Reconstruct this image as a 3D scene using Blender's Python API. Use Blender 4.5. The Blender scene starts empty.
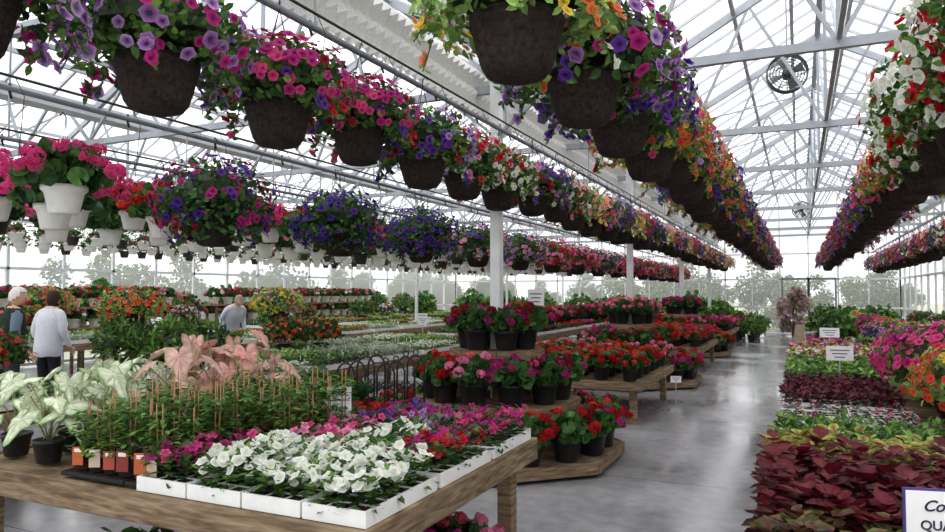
import bpy, math, random
import numpy as np
from mathutils import Vector, Matrix
rng=np.random.default_rng(7)
random.seed(5)
sc=bpy.context.scene
try: sc.view_settings.view_transform='Standard'
except Exception: pass

def C(r,g,b):
    a=np.array([r,g,b],float)/255.
    return np.where(a<=.04045,a/12.92,((a+.055)/1.055)**2.4)

# ------------------------------------------------------------ materials
def attr_mat(name,rough=.5,trans=0.0,nscale=30,namt=.25,bump=0,spec=.4,metal=0):
    m=bpy.data.materials.new(name); m.use_nodes=True
    nt=m.node_tree; N=nt.nodes; L=nt.links
    b=N['Principled BSDF']; out=N['Material Output']
    at=N.new('ShaderNodeAttribute'); at.attribute_name='Col'
    tc=N.new('ShaderNodeTexCoord'); no=N.new('ShaderNodeTexNoise'); no.inputs['Scale'].default_value=nscale
    no.inputs['Detail'].default_value=3
    L.new(tc.outputs['Object'],no.inputs['Vector'])
    mr=N.new('ShaderNodeMapRange'); mr.inputs['From Min'].default_value=.3; mr.inputs['From Max'].default_value=.7
    mr.inputs['To Min'].default_value=1-namt; mr.inputs['To Max'].default_value=1+namt
    L.new(no.outputs['Fac'],mr.inputs['Value'])
    vm=N.new('ShaderNodeVectorMath'); vm.operation='SCALE'
    L.new(at.outputs['Color'],vm.inputs[0]); L.new(mr.outputs['Result'],vm.inputs['Scale'])
    L.new(vm.outputs['Vector'],b.inputs['Base Color'])
    b.inputs['Roughness'].default_value=rough
    b.inputs['Specular IOR Level'].default_value=spec
    b.inputs['Metallic'].default_value=metal
    if bump:
        bp=N.new('ShaderNodeBump'); bp.inputs['Strength'].default_value=bump; bp.inputs['Distance'].default_value=.01
        L.new(no.outputs['Fac'],bp.inputs['Height']); L.new(bp.outputs['Normal'],b.inputs['Normal'])
    if trans:
        tr=N.new('ShaderNodeBsdfTranslucent'); mx=N.new('ShaderNodeMixShader'); mx.inputs[0].default_value=trans
        L.new(vm.outputs['Vector'],tr.inputs['Color'])
        L.new(b.outputs[0],mx.inputs[1]); L.new(tr.outputs[0],mx.inputs[2]); L.new(mx.outputs[0],out.inputs['Surface'])
    return m
M_LEAF=attr_mat('foliage',.5,.28,25,.25,spec=.3)
M_PET=attr_mat('petals',.6,.42,40,.1,spec=.2)
M_POT=attr_mat('fibre_pot',.85,0,45,.5,bump=1,spec=.15)
M_PLA=attr_mat('plastic',.4,0,15,.06)
M_MET=attr_mat('galvanised_metal',.45,0,6,.1,spec=.5,metal=.1)
M_CLO=attr_mat('cloth',.85,0,60,.12,bump=.2,spec=.1)
M_SKIN=attr_mat('skin',.55,0,30,.05)
M_DIRT=attr_mat('soil',.95,0,60,.5,bump=.8,spec=.1)
MATS=[M_LEAF,M_PET,M_POT,M_PLA,M_MET,M_CLO,M_SKIN,M_DIRT]
LEAF,PET,POT,PLA,MET,CLO,SKIN,DIRT,WOOD=range(9)

def wood_mat(name,c1,c2,c3):
    m=bpy.data.materials.new(name); m.use_nodes=True
    nt=m.node_tree; N=nt.nodes; L=nt.links; b=N['Principled BSDF']
    tc=N.new('ShaderNodeTexCoord'); mp=N.new('ShaderNodeMapping'); mp.inputs['Scale'].default_value=(2,2,18)
    no=N.new('ShaderNodeTexNoise'); no.inputs['Scale'].default_value=3; no.inputs['Detail'].default_value=8; no.inputs['Distortion'].default_value=.4
    L.new(tc.outputs['Object'],mp.inputs['Vector']); L.new(mp.outputs[0],no.inputs['Vector'])
    r=N.new('ShaderNodeValToRGB'); e=r.color_ramp.elements
    e[0].position=.28; e[0].color=(*c1,1); e[1].position=.75; e[1].color=(*c3,1)
    q=e.new(.5); q.color=(*c2,1)
    L.new(no.outputs['Fac'],r.inputs[0])
    L.new(r.outputs[0],b.inputs['Base Color'])
    b.inputs['Roughness'].default_value=.8; b.inputs['Specular IOR Level'].default_value=.2
    bp=N.new('ShaderNodeBump'); bp.inputs['Strength'].default_value=.4; bp.inputs['Distance'].default_value=.004
    L.new(no.outputs['Fac'],bp.inputs['Height']); L.new(bp.outputs[0],b.inputs['Normal'])
    return m
M_WOOD=wood_mat('weathered_wood',C(82,66,52),C(126,106,84),C(164,144,118))
MATS.append(M_WOOD)

def glaze_mat(name,alpha,col=(.95,.95,.95)):
    m=bpy.data.materials.new(name); m.use_nodes=True
    nt=m.node_tree; N=nt.nodes; L=nt.links
    for n in list(N):
        if n.type!='OUTPUT_MATERIAL': N.remove(n)
    out=[n for n in N if n.type=='OUTPUT_MATERIAL'][0]
    t=N.new('ShaderNodeBsdfTransparent'); t.inputs[0].default_value=(1,1,1,1)
    d=N.new('ShaderNodeBsdfTranslucent'); d.inputs[0].default_value=(*col,1)
    no=N.new('ShaderNodeTexNoise'); no.inputs['Scale'].default_value=.8
    mr=N.new('ShaderNodeMapRange'); mr.inputs['To Min'].default_value=alpha*.6; mr.inputs['To Max'].default_value=alpha*1.4
    L.new(no.outputs['Fac'],mr.inputs['Value'])
    mx=N.new('ShaderNodeMixShader'); L.new(mr.outputs[0],mx.inputs[0])
    L.new(t.outputs[0],mx.inputs[1]); L.new(d.outputs[0],mx.inputs[2]); L.new(mx.outputs[0],out.inputs['Surface'])
    return m
M_ROOF=glaze_mat('roof_glazing',.5,(.88,.89,.9))
M_GLASS=glaze_mat('wall_glazing',.26)

# ------------------------------------------------------------ mesh builder
class T:
    def __init__(s,v,f,m):
        s.v=np.array(v,float); s.m=np.array(m,float)
        g={}
        for a in f: g.setdefault(len(a),[]).append(a)
        s.f={k:np.array(x,int) for k,x in g.items()}
class MB:
    def __init__(s): s.V=[];s.Cc=[];s.F=[];s.n=0
    def inst(s,t,R,P,S,A,B,mat,smooth=False):
        k=len(P)
        if k==0: return
        S=np.broadcast_to(np.array(S,float).reshape(-1,1) if np.ndim(S)<2 else S,(k,3) if np.ndim(S)==2 else (k,1))
        v=t.v[None]*S[:,None,:]
        v=np.einsum('kij,knj->kni',R,v)+np.asarray(P)[:,None,:]
        m=t.m[None,:,None]
        c=np.asarray(A).reshape(-1,1,3)*(1-m)+np.asarray(B).reshape(-1,1,3)*m
        c=np.broadcast_to(c,v.shape)
        n=len(t.v)
        s.V.append(v.reshape(-1,3)); s.Cc.append(c.reshape(-1,3))
        off=s.n+np.arange(k)*n
        for kk,f in t.f.items():
            s.F.append(((f[None]+off[:,None,None]).reshape(-1,kk),mat,smooth))
        s.n+=n*k
    def one(s,t,mat,A,B=None,P=(0,0,0),R=None,S=1.,smooth=False):
        if R is None: R=np.eye(3)
        if np.ndim(S)==1: S=np.array([S],float)
        s.inst(t,np.array([R]),np.array([P],float),S,np.array([A]),np.array([A if B is None else B]),mat,smooth)
    def box(s,a,b,col,mat):
        x0,y0,z0=a;x1,y1,z1=b
        v=[(x0,y0,z0),(x1,y0,z0),(x1,y1,z0),(x0,y1,z0),(x0,y0,z1),(x1,y0,z1),(x1,y1,z1),(x0,y1,z1)]
        s.one(T(v,[(0,3,2,1),(4,5,6,7),(0,1,5,4),(1,2,6,5),(2,3,7,6),(3,0,4,7)],[0]*8),mat,col)
    def beam(s,p,q,w,h,col,mat):
        p=np.array(p,float);q=np.array(q,float);d=q-p;L=np.linalg.norm(d);d/=L
        up=np.array([0,0,1.]) if abs(d[2])<.95 else np.array([0,1.,0])
        x=np.cross(d,up);x/=np.linalg.norm(x);z=np.cross(x,d)
        v=[]
        for e in (p,q):
            for sx,sz in ((-1,-1),(1,-1),(1,1),(-1,1)): v.append(e+x*sx*w/2+z*sz*h/2)
        s.one(T(v,[(0,1,2,3),(7,6,5,4),(0,4,5,1),(1,5,6,2),(2,6,7,3),(3,7,4,0)],[0]*8),mat,col)
    def tube(s,pts,r,col,mat,seg=6,flat=1.0,caps=True):
        pts=np.array(pts,float);n=len(pts)
        r=np.broadcast_to(np.array(r,float),(n,))
        tan=np.gradient(pts,axis=0);tan/=np.linalg.norm(tan,axis=1)[:,None]+1e-9
        ref=np.array([0,0,1.]) if abs(tan[0][2])<.9 else np.array([1.,0,0])
        v=[];
        x=np.cross(tan[0],ref);x/=np.linalg.norm(x)
        for i in range(n):
            x=x-tan[i]*np.dot(x,tan[i]);x/=np.linalg.norm(x)+1e-9
            y=np.cross(tan[i],x)
            for j in range(seg):
                a=2*math.pi*j/seg
                v.append(pts[i]+r[i]*(math.cos(a)*x+flat*math.sin(a)*y))
        f=[]
        for i in range(n-1):
            for j in range(seg):
                k=(j+1)%seg
                f.append((i*seg+j,i*seg+k,(i+1)*seg+k,(i+1)*seg+j))
        if caps: f.append(tuple(range(seg))[::-1]); f.append(tuple(range((n-1)*seg,n*seg)))
        s.one(T(v,f,[0]*len(v)),mat,col,smooth=True)
    def mesh(s,name):
        V=np.concatenate(s.V);Cc=np.clip(np.concatenate(s.Cc),0,1)
        me=bpy.data.meshes.new(name)
        me.vertices.add(len(V)); me.vertices.foreach_set('co',V.ravel())
        tot=sum(f.size for f,_,_ in s.F); nf=sum(len(f) for f,_,_ in s.F)
        me.loops.add(tot); me.loops.foreach_set('vertex_index',np.concatenate([f.ravel() for f,_,_ in s.F]).astype(np.int32))
        me.polygons.add(nf)
        lt=np.concatenate([np.full(len(f),f.shape[1]) for f,_,_ in s.F]); ls=np.concatenate([[0],np.cumsum(lt)[:-1]])
        me.polygons.foreach_set('loop_start',ls.astype(np.int32)); me.polygons.foreach_set('loop_total',lt.astype(np.int32))
        used=sorted(set(m for _,m,_ in s.F)); mp={m:i for i,m in enumerate(used)}
        for m in used: me.materials.append(MATS[m])
        me.polygons.foreach_set('material_index',np.concatenate([np.full(len(f),mp[m]) for f,m,_ in s.F]).astype(np.int32))
        me.polygons.foreach_set('use_smooth',np.concatenate([np.full(len(f),sm) for f,_,sm in s.F]))
        at=me.color_attributes.new(name='Col',type='FLOAT_COLOR',domain='POINT')
        at.data.foreach_set('color',np.concatenate([Cc,np.ones((len(Cc),1))],1).ravel())
        me.update(calc_edges=True); me.validate()
        return me
def obj(name,me,loc=(0,0,0),rot=0,scale=1,parent=None):
    o=bpy.data.objects.new(name,me); sc.collection.objects.link(o)
    o.location=loc
    o.rotation_euler=rot if isinstance(rot,tuple) else (0,0,rot)
    o.scale=scale if isinstance(scale,tuple) else (scale,)*3
    if parent: o.parent=parent
    return o
def empty(name,loc=(0,0,0),rot=0):
    o=bpy.data.objects.new(name,None); sc.collection.objects.link(o); o.location=loc
    o.rotation_euler=rot if isinstance(rot,tuple) else (0,0,rot); o.empty_display_size=.1
    return o

# ------------------------------------------------------------ templates
def leaf_t(w=.32,fold=.1,droop=.15):
    return T([(0,0,0),(0,.33,-fold*.6+.04),(0,.68,-fold-droop*.3),(0,1,-droop),(-w*.85,.3,.05),(-w*.8,.65,-.02),(w*.85,.3,.05),(w*.8,.65,-.02)],
      [(0,6,1),(0,1,4),(1,6,7,2),(4,1,2,5),(2,7,3),(5,2,3)],[1,1,1,.3,0,0,0,0])
LEAF_T=leaf_t(); NARROW=leaf_t(.15,.05,.3); BROAD=leaf_t(.5,.1,.2)
def petunia_t():
    v=[(0,0,-.3)];m=[1]
    for i in range(10):
        a=i*math.pi/5; v.append((.32*math.cos(a),.32*math.sin(a),0));m.append(.75)
    for i in range(10):
        a=i*math.pi/5; r=1 if i%2==0 else .84
        v.append((r*math.cos(a),r*math.sin(a),.1 if i%2==0 else -.02));m.append(0)
    f=[]
    for i in range(10):
        j=(i+1)%10; f.append((0,1+i,1+j)); f.append((1+i,11+i,11+j,1+j))
    return T(v,f,m)
PETU=petunia_t()
def floret_t():
    v=[(0,0,0)];m=[1];f=[]
    for i in range(5):
        a=i*2*math.pi/5;b=.55
        for (r,aa,z,mm) in ((.75,a-b,.12,.1),(1.05,a,.05,0),(.75,a+b,.12,.1)):
            v.append((r*math.cos(aa),r*math.sin(aa),z));m.append(mm)
        k=1+i*3; f.append((0,k,k+1,k+2))
    return T(v,f,m)
FLOR=floret_t()
def rleaf_t():
    v=[(0,.1,-.12)];m=[1]
    n=11
    for i in range(n):
        a=-math.pi/2+.25+i*(2*math.pi-.5)/(n-1); r=.62+.05*(i%2)
        v.append((r*math.cos(a),.15+r*math.sin(a),.06+.05*math.sin(3*a)));m.append(0)
    return T(v,[(0,i,i+1) for i in range(1,n)],m)
RLEAF=rleaf_t()
def nrm(a): return a/(np.linalg.norm(a,axis=-1,keepdims=True)+1e-9)
def frames(n):
    n=nrm(n); r=nrm(rng.normal(size=n.shape)); x=nrm(np.cross(r,n)); y=np.cross(n,x)
    return np.stack([x,y,n],-1)
def leaf_frames(d,up):
    y=nrm(d); x=nrm(np.cross(y,up)); z=np.cross(x,y)
    return np.stack([x,y,z],-1)
def compose(t,R,P,S,mj=0.3):
    k=len(P);v=np.einsum('kij,nj->kni',R,t.v)*np.reshape(S,(-1,1,1))+P[:,None]
    m=np.clip(t.m[None]*.8+rng.uniform(0,mj,(k,1)),0,1)
    n=len(t.v);o=T([(0,0,0)],[],[0]);o.v=v.reshape(-1,3);o.m=m.reshape(-1)
    o.f={kk:(f[None]+(np.arange(k)*n)[:,None,None]).reshape(-1,kk) for kk,f in t.f.items()}
    return o
def sph(n,lo=-1.,hi=1.):
    z=rng.uniform(lo,hi,n);a=rng.uniform(0,2*math.pi,n);r=np.sqrt(1-z*z)
    return np.stack([r*np.cos(a),r*np.sin(a),z],-1)
def umbel_t(n=22):
    p=sph(n,-.5,1.); return compose(FLOR,frames(p+rng.normal(0,.25,p.shape)),p*np.array([.8,.8,.62])*rng.uniform(.85,1.05,(n,1)),np.full(n,.36),.5)
UMB=umbel_t()
def lathe(prof,seg=18):
    v=[];f=[]
    for r,z in prof:
        for j in range(seg):
            a=2*math.pi*j/seg; v.append((r*math.cos(a),r*math.sin(a),z))
    for i in range(len(prof)-1):
        for j in range(seg):
            k=(j+1)%seg; f.append((i*seg+j,i*seg+k,(i+1)*seg+k,(i+1)*seg+j))
    return T(v,f,[0]*len(v))
def ball_t(nu=16,nv=10,noise=.12,top=False):
    v=[];f=[]
    for i in range(nv+1):
        p=math.pi*i/nv
        for j in range(nu):
            a=2*math.pi*j/nu; r=1+rng.uniform(-noise,noise)
            z=r*math.cos(p)
            if top: z=max(z,-.12)
            v.append((r*math.sin(p)*math.cos(a),r*math.sin(p)*math.sin(a),z))
    for i in range(nv):
        for j in range(nu):
            k=(j+1)%nu; f.append((i*nu+j,(i+1)*nu+j,(i+1)*nu+k,i*nu+k))
    return T(v,f,rng.uniform(0,1,len(v)))
BALL=ball_t(top=True); SM=ball_t(16,12,0)
def jit(cols,n,amt=.2,idx=None):
    cols=np.array(cols); 
    if idx is None: idx=rng.integers(0,len(cols),n)
    return cols[idx%len(cols)]*rng.uniform(1-amt,1+amt,(n,1)),idx

GREENS=[C(66,102,44),C(86,124,52),C(52,86,40),C(106,144,66)]
DGREEN=[C(46,80,40),C(60,98,46),C(74,112,54)]
LGREEN=[C(128,162,82),C(104,144,68),C(148,178,100)]

def dome(mb,c,rx,rz,nleaf,lsize,lcols,nfl,fsize,fcols,ftmpl=PETU,lo=-.45,lt=LEAF_T,stick=0.0,core=True,sector=True):
    c=np.array(c,float); sc3=np.array([rx,rx,rz])
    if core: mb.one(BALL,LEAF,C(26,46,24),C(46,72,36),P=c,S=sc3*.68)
    p=sph(nleaf,lo,1.)
    ex=sph(nleaf//3,lo,.0); p=np.concatenate([p,ex]); nleaf=len(p)
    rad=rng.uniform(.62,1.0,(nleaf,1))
    n=nrm(p/sc3)
    d=nrm(n*.5+rng.normal(0,.55,p.shape)+np.array([0,0,.1]))
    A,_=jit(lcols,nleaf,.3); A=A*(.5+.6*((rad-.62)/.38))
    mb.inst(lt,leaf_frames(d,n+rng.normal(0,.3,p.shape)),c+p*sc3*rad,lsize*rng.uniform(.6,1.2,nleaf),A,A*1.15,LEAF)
    if nfl:
        p=sph(nfl,lo+.05,1.); rad=rng.uniform(.92,1.12,(nfl,1))+stick
        n=nrm(p/sc3+rng.normal(0,.8,p.shape)*.5)
        idx=None
        if sector and len(fcols)>1:
            a=np.arctan2(p[:,1],p[:,0])+p[:,2]*1.5
            idx=(np.floor((a+3.2)/1.05).astype(int)*7)%len(fcols)
            r=rng.uniform(size=nfl)<.35; idx=np.where(r,rng.integers(0,len(fcols),nfl),idx)
        A,idx=jit([f[0] for f in fcols],nfl,.15,idx); B,_=jit([f[1] for f in fcols],nfl,.1,idx)
        mb.inst(ftmpl,frames(n),c+p*sc3*rad,fsize*rng.uniform(.7,1.15,nfl),A,B,PET)
def P2(a,b): return (C(*a),C(*b))
PURPLE=P2((122,70,184),(56,24,100)); LILAC=P2((204,164,220),(104,52,142)); VIOLET=P2((88,50,160),(36,18,80))
MAGENTA=P2((206,50,140),(124,16,88)); HOTPINK=P2((236,88,152),(190,38,106)); PINK=P2((246,162,196),(220,92,148))
RED=P2((212,28,42),(126,8,20)); DRED=P2((160,18,46),(96,8,24)); WHITE=P2((252,252,250),(220,226,200))
YEL=P2((240,210,80),(218,156,34)); ORANGE=P2((238,130,72),(204,80,32)); CORAL=P2((234,92,74),(200,46,46))
PEACH=P2((246,190,154),(230,122,90)); VEIN=P2((198,144,212),(80,28,108)); SALM=P2((240,108,126),(204,50,82))

BLK=C(36,33,32)
def wires(mb,r,z0,z1,n=4,col=C(60,60,60)):
    for i in range(n):
        a=i*2*math.pi/n+.4
        mb.tube([(r*math.cos(a),r*math.sin(a),z0),(0,0,z1)],.0028,col,MET,4)
    mb.tube([(0,0,z1-.01),(0,0,z1+.05),(.02,0,z1+.075),(.035,0,z1+.05)],.005,BLK,PLA,5)
FIB=lathe([(0,0),(.08,0),(.115,.012),(.138,.045),(.158,.11),(.176,.19),(.184,.2),(.186,.235),(.17,.235),(.16,.2),(0,.2)],24)
WHP=lathe([(0,0),(.08,0),(.088,.01),(.115,.13),(.122,.14),(.135,.15),(.137,.18),(.125,.18),(.118,.15),(0,.15)],20)
NUR=lathe([(0,0),(.092,0),(.098,.01),(.122,.17),(.132,.172),(.134,.205),(.124,.205),(.118,.18),(0,.18)],18)
def petunia_basket(cols,rx=.4,rz=.26,nfl=210,fs=.034,nleaf=620,lcols=GREENS,lo=-.62,tmpl=PETU,hang=True,trail=True,cz=.34):
    mb=MB(); mb.one(FIB,POT,C(52,44,42),smooth=True)
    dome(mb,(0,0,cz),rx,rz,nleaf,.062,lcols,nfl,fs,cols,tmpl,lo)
    if trail:
        k=14
        for i in range(k):
            a=rng.uniform(0,6.28); r=rx*.85; L=rng.uniform(.06,.18)
            p0=np.array([r*math.cos(a),r*math.sin(a),.25]); pts=[p0+np.array([.06*t*math.cos(a),.06*t*math.sin(a),-L*t]) for t in np.linspace(0,1,5)]
            mb.tube(pts,.003,C(70,110,50),LEAF,4)
            m=10; tt=rng.uniform(0,1,m); P=p0+np.outer(tt,[.06*math.cos(a),.06*math.sin(a),-L]); d=nrm(rng.normal(size=(m,3)))
            A,_=jit(lcols,m,.3); mb.inst(LEAF_T,leaf_frames(d,np.tile([math.cos(a),math.sin(a),.3],(m,1))),P,rng.uniform(.03,.055,m),A,A,LEAF)
            m=3; tt=rng.uniform(.2,1,m); P=p0+np.outer(tt,[.08*math.cos(a),.08*math.sin(a),-L]); f=cols[i%len(cols)]
            mb.inst(tmpl,frames(np.tile([math.cos(a),math.sin(a),.2],(m,1))+rng.normal(0,.4,(m,3))),P,np.full(m,fs*.9),np.tile(f[0],(m,1)),np.tile(f[1],(m,1)),PET)
    if hang: wires(mb,.18,.225,.78)
    return mb.mesh('petunia_basket_mesh')
def geranium(cols,pot='white',rx=.25,rz=.17,heads=24,hs=.055,nleaf=150,hang=True,lcols=DGREEN):
    mb=MB()
    if pot=='white': mb.one(WHP,PLA,C(240,240,236),smooth=True); z=.25
    elif pot=='dark': mb.one(WHP,PLA,C(52,48,46),smooth=True); z=.25
    else: mb.one(NUR,PLA,C(36,36,38),smooth=True); z=.27
    dome(mb,(0,0,z),rx,rz,nleaf,.08,lcols,0,0,[],lt=RLEAF,lo=-.3)
    n=heads;p=sph(n,.0,1.);P=np.array([0,0,z])+p*np.array([rx,rx,rz])*rng.uniform(1.05,1.35,(n,1))
    A,idx=jit([c[0] for c in cols],n,.12);B,_=jit([c[1] for c in cols],n,.1,idx)
    mb.inst(UMB,frames(p+np.array([0,0,1.])),P,hs*rng.uniform(.75,1.15,n),A,B,PET)
    for q in P: mb.tube([np.array([q[0]*.6,q[1]*.6,z+rz*.3]),q],.0035,C(96,130,70),LEAF,4,caps=False)
    if hang: wires(mb,.132,.17,.58,3,C(225,225,225))
    return mb.mesh('geranium_mesh')

# ------------------------------------------------------------ bedding
def tray(mb,x0,y0,w,d,h,col,cells=(6,3)):
    t=.008
    mb.box((x0,y0,0),(x0+w,y0+t,h),col,PLA);mb.box((x0,y0+d-t,0),(x0+w,y0+d,h),col,PLA)
    mb.box((x0,y0+t,0),(x0+t,y0+d-t,h),col,PLA);mb.box((x0+w-t,y0+t,0),(x0+w,y0+d-t,h),col,PLA)
    mb.box((x0+t,y0+t,0),(x0+w-t,y0+d-t,h*.82),C(50,38,30),DIRT)
    for i in range(1,cells[0]):
        x=x0+w*i/cells[0]; mb.box((x-.004,y0+t,h*.5),(x+.004,y0+d-t,h*.9),col,PLA)
    for i in range(1,cells[1]):
        y=y0+d*i/cells[1]; mb.box((x0+t,y-.004,h*.5),(x0+w-t,y+.004,h*.89),col,PLA)
def bed(mb,w,d,sp,h,ll,nleaf,A,B=None,lt=LEAF_T,ft=None,fs=.02,nf=0,fc=None,z0=0.,elev=.5,cx=0,cy=0,rowcol=None,dim=.5):
    nx=max(1,round(w/sp));ny=max(1,round(d/sp))
    gx,gy=np.meshgrid((np.arange(nx)+.5)/nx*w-w/2,(np.arange(ny)+.5)/ny*d-d/2,indexing='ij')
    P=np.stack([gx.ravel()+cx,gy.ravel()+cy,np.full(nx*ny,z0)],-1); P[:,:2]+=rng.normal(0,sp*.12,(len(P),2))
    n=len(P);ph=h*rng.uniform(.75,1.15,n)
    base,ci=jit(A,n,.15)
    Bc=base*1.2 if B is None else jit(B,n,.15,ci)[0]
    k=nleaf;a=rng.uniform(0,6.283,(n,k));t=rng.uniform(.0,1,(n,k))
    el=elev*(-.2+t*1.7)+rng.normal(0,.2,(n,k))
    dirs=np.stack([np.cos(a)*np.cos(el),np.sin(a)*np.cos(el),np.sin(el)],-1)
    rr=sp*.3*np.sqrt(rng.uniform(0,1,(n,k)))
    pos=P[:,None]+np.stack([np.cos(a)*rr,np.sin(a)*rr,ph[:,None]*t],-1)
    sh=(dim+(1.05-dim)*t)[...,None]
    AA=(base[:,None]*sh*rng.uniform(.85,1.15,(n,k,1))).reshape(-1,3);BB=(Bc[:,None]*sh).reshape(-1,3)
    dd=dirs.reshape(-1,3)
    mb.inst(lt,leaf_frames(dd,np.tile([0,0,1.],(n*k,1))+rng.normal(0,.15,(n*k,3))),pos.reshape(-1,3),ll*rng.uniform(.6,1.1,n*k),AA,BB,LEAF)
    if nf and ft is not None:
        a=rng.uniform(0,6.283,(n,nf));r=sp*.6*np.sqrt(rng.uniform(0,1,(n,nf)))
        pos=P[:,None]+np.stack([np.cos(a)*r,np.sin(a)*r,ph[:,None]*rng.uniform(.75,1.25,(n,nf))],-1)
        idx=np.repeat(rng.integers(0,len(fc),n)%len(fc),nf)
        FA,_=jit([c[0] for c in fc],n*nf,.12,idx);FB,_=jit([c[1] for c in fc],n*nf,.1,idx)
        nn=np.stack([np.cos(a)*.6,np.sin(a)*.6,np.ones_like(a)],-1).reshape(-1,3)+rng.normal(0,.35,(n*nf,3))
        mb.inst(ft,frames(nn),pos.reshape(-1,3),fs*rng.uniform(.75,1.15,n*nf),FA,FB,PET)
def block(kind,traycol,**k):
    mb=MB()
    for i in range(2):
        for j in range(2): tray(mb,-.535+i*.54,-.29+j*.29,.53,.28,.06,traycol)
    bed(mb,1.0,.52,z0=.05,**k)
    for i in range(7):
        x=rng.uniform(-.5,.5);y=rng.uniform(-.25,.25)
        mb.box((x,y,.06),(x+.025,y+.002,.16),C(240,240,236),PLA)
    return mb.mesh(kind+'_flat_mesh')
WT=C(236,236,234);BT=C(38,38,40)
B_GREEN=block('greens',WT,sp=.07,h=.07,ll=.05,nleaf=16,A=GREENS)
B_SILV=block('dusty_miller',WT,sp=.075,h=.08,ll=.06,nleaf=18,A=[C(160,176,150),C(184,196,172),C(138,160,128)],lt=NARROW)
B_LIME=block('lime_foliage',BT,sp=.075,h=.08,ll=.06,nleaf=16,A=LGREEN)
B_RED=block('red_impatiens',WT,sp=.075,h=.09,ll=.055,nleaf=14,A=DGREEN,ft=FLOR,fs=.028,nf=5,fc=[RED,CORAL,RED])
B_PINK=block('pink_impatiens',WT,sp=.075,h=.09,ll=.055,nleaf=14,A=DGREEN,ft=FLOR,fs=.028,nf=5,fc=[MAGENTA,PINK,HOTPINK])
B_PURP=block('purple_petunia',WT,sp=.075,h=.09,ll=.055,nleaf=14,A=GREENS,ft=PETU,fs=.026,nf=4,fc=[PURPLE,LILAC,MAGENTA])
B_WHITE=block('white_alyssum',WT,sp=.075,h=.07,ll=.05,nleaf=14,A=LGREEN,ft=FLOR,fs=.018,nf=6,fc=[WHITE])
B_YEL=block('yellow_marigold',WT,sp=.08,h=.09,ll=.055,nleaf=14,A=GREENS,ft=UMB,fs=.022,nf=1,fc=[YEL,ORANGE])
B_EMPT=block('seedlings',WT,sp=.09,h=.04,ll=.035,nleaf=7,A=LGREEN)

# ------------------------------------------------------------ bench
def bench(name,x0,x1,y0,y1,z,thick=.09):
    mb=MB();col=C(128,104,80)
    y=y0+.03
    while y<y1-.03:
        w=min(.14,y1-.03-y); mb.box((x0+.03,y,z-.03),(x1-.03,y+w-.012,z-.002),col,WOOD); y+=.14
    for a,b in (((x0,y0,z-thick),(x1,y0+.028,z+.012)),((x0,y1-.028,z-thick),(x1,y1,z+.012)),
                ((x0,y0+.028,z-thick),(x0+.028,y1-.028,z+.012)),((x1-.028,y0+.028,z-thick),(x1,y1-.028,z+.012))): mb.box(a,b,col,WOOD)
    nx=max(2,int((x1-x0)/1.3)+1);ny=max(2,int((y1-y0)/1.6)+1)
    for i in range(nx):
        for j in range(ny):
            lx=x0+.08+(x1-x0-.25)*i/(nx-1);ly=y0+.1+(y1-y0-.3)*j/(ny-1)
            mb.box((lx,ly,0),(lx+.085,ly+.085,z-.032),col,WOOD)
    for j in range(ny):
        ly=y0+.1+(y1-y0-.3)*j/(ny-1); mb.box((x0+.05,ly+.087,z-.13),(x1-.05,ly+.12,z-.032),col,WOOD)
    me=mb.mesh(name)
    o=obj(name,me); bv=o.modifiers.new('bevel','BEVEL'); bv.width=.004; bv.segments=1
    return o
def fill(gname,kinds,x0,x1,y0,y1,z,pat=1):
    g=empty(gname,((x0+x1)/2,(y0+y1)/2,z))
    nx=max(1,int((x1-x0)/.6));ny=max(1,int((y1-y0)/1.1))
    for i in range(nx):
        for j in range(ny):
            k=kinds[(i//pat+j*2)%len(kinds)] if pat>0 else random.choice(kinds)
            o=obj(gname+'_flat',k,(x0+(i+.5)*(x1-x0)/nx-(x0+x1)/2,y0+(j+.5)*(y1-y0)/ny-(y0+y1)/2,.001),math.pi/2+(math.pi if random.random()<.5 else 0),parent=g)
    return g

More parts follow.
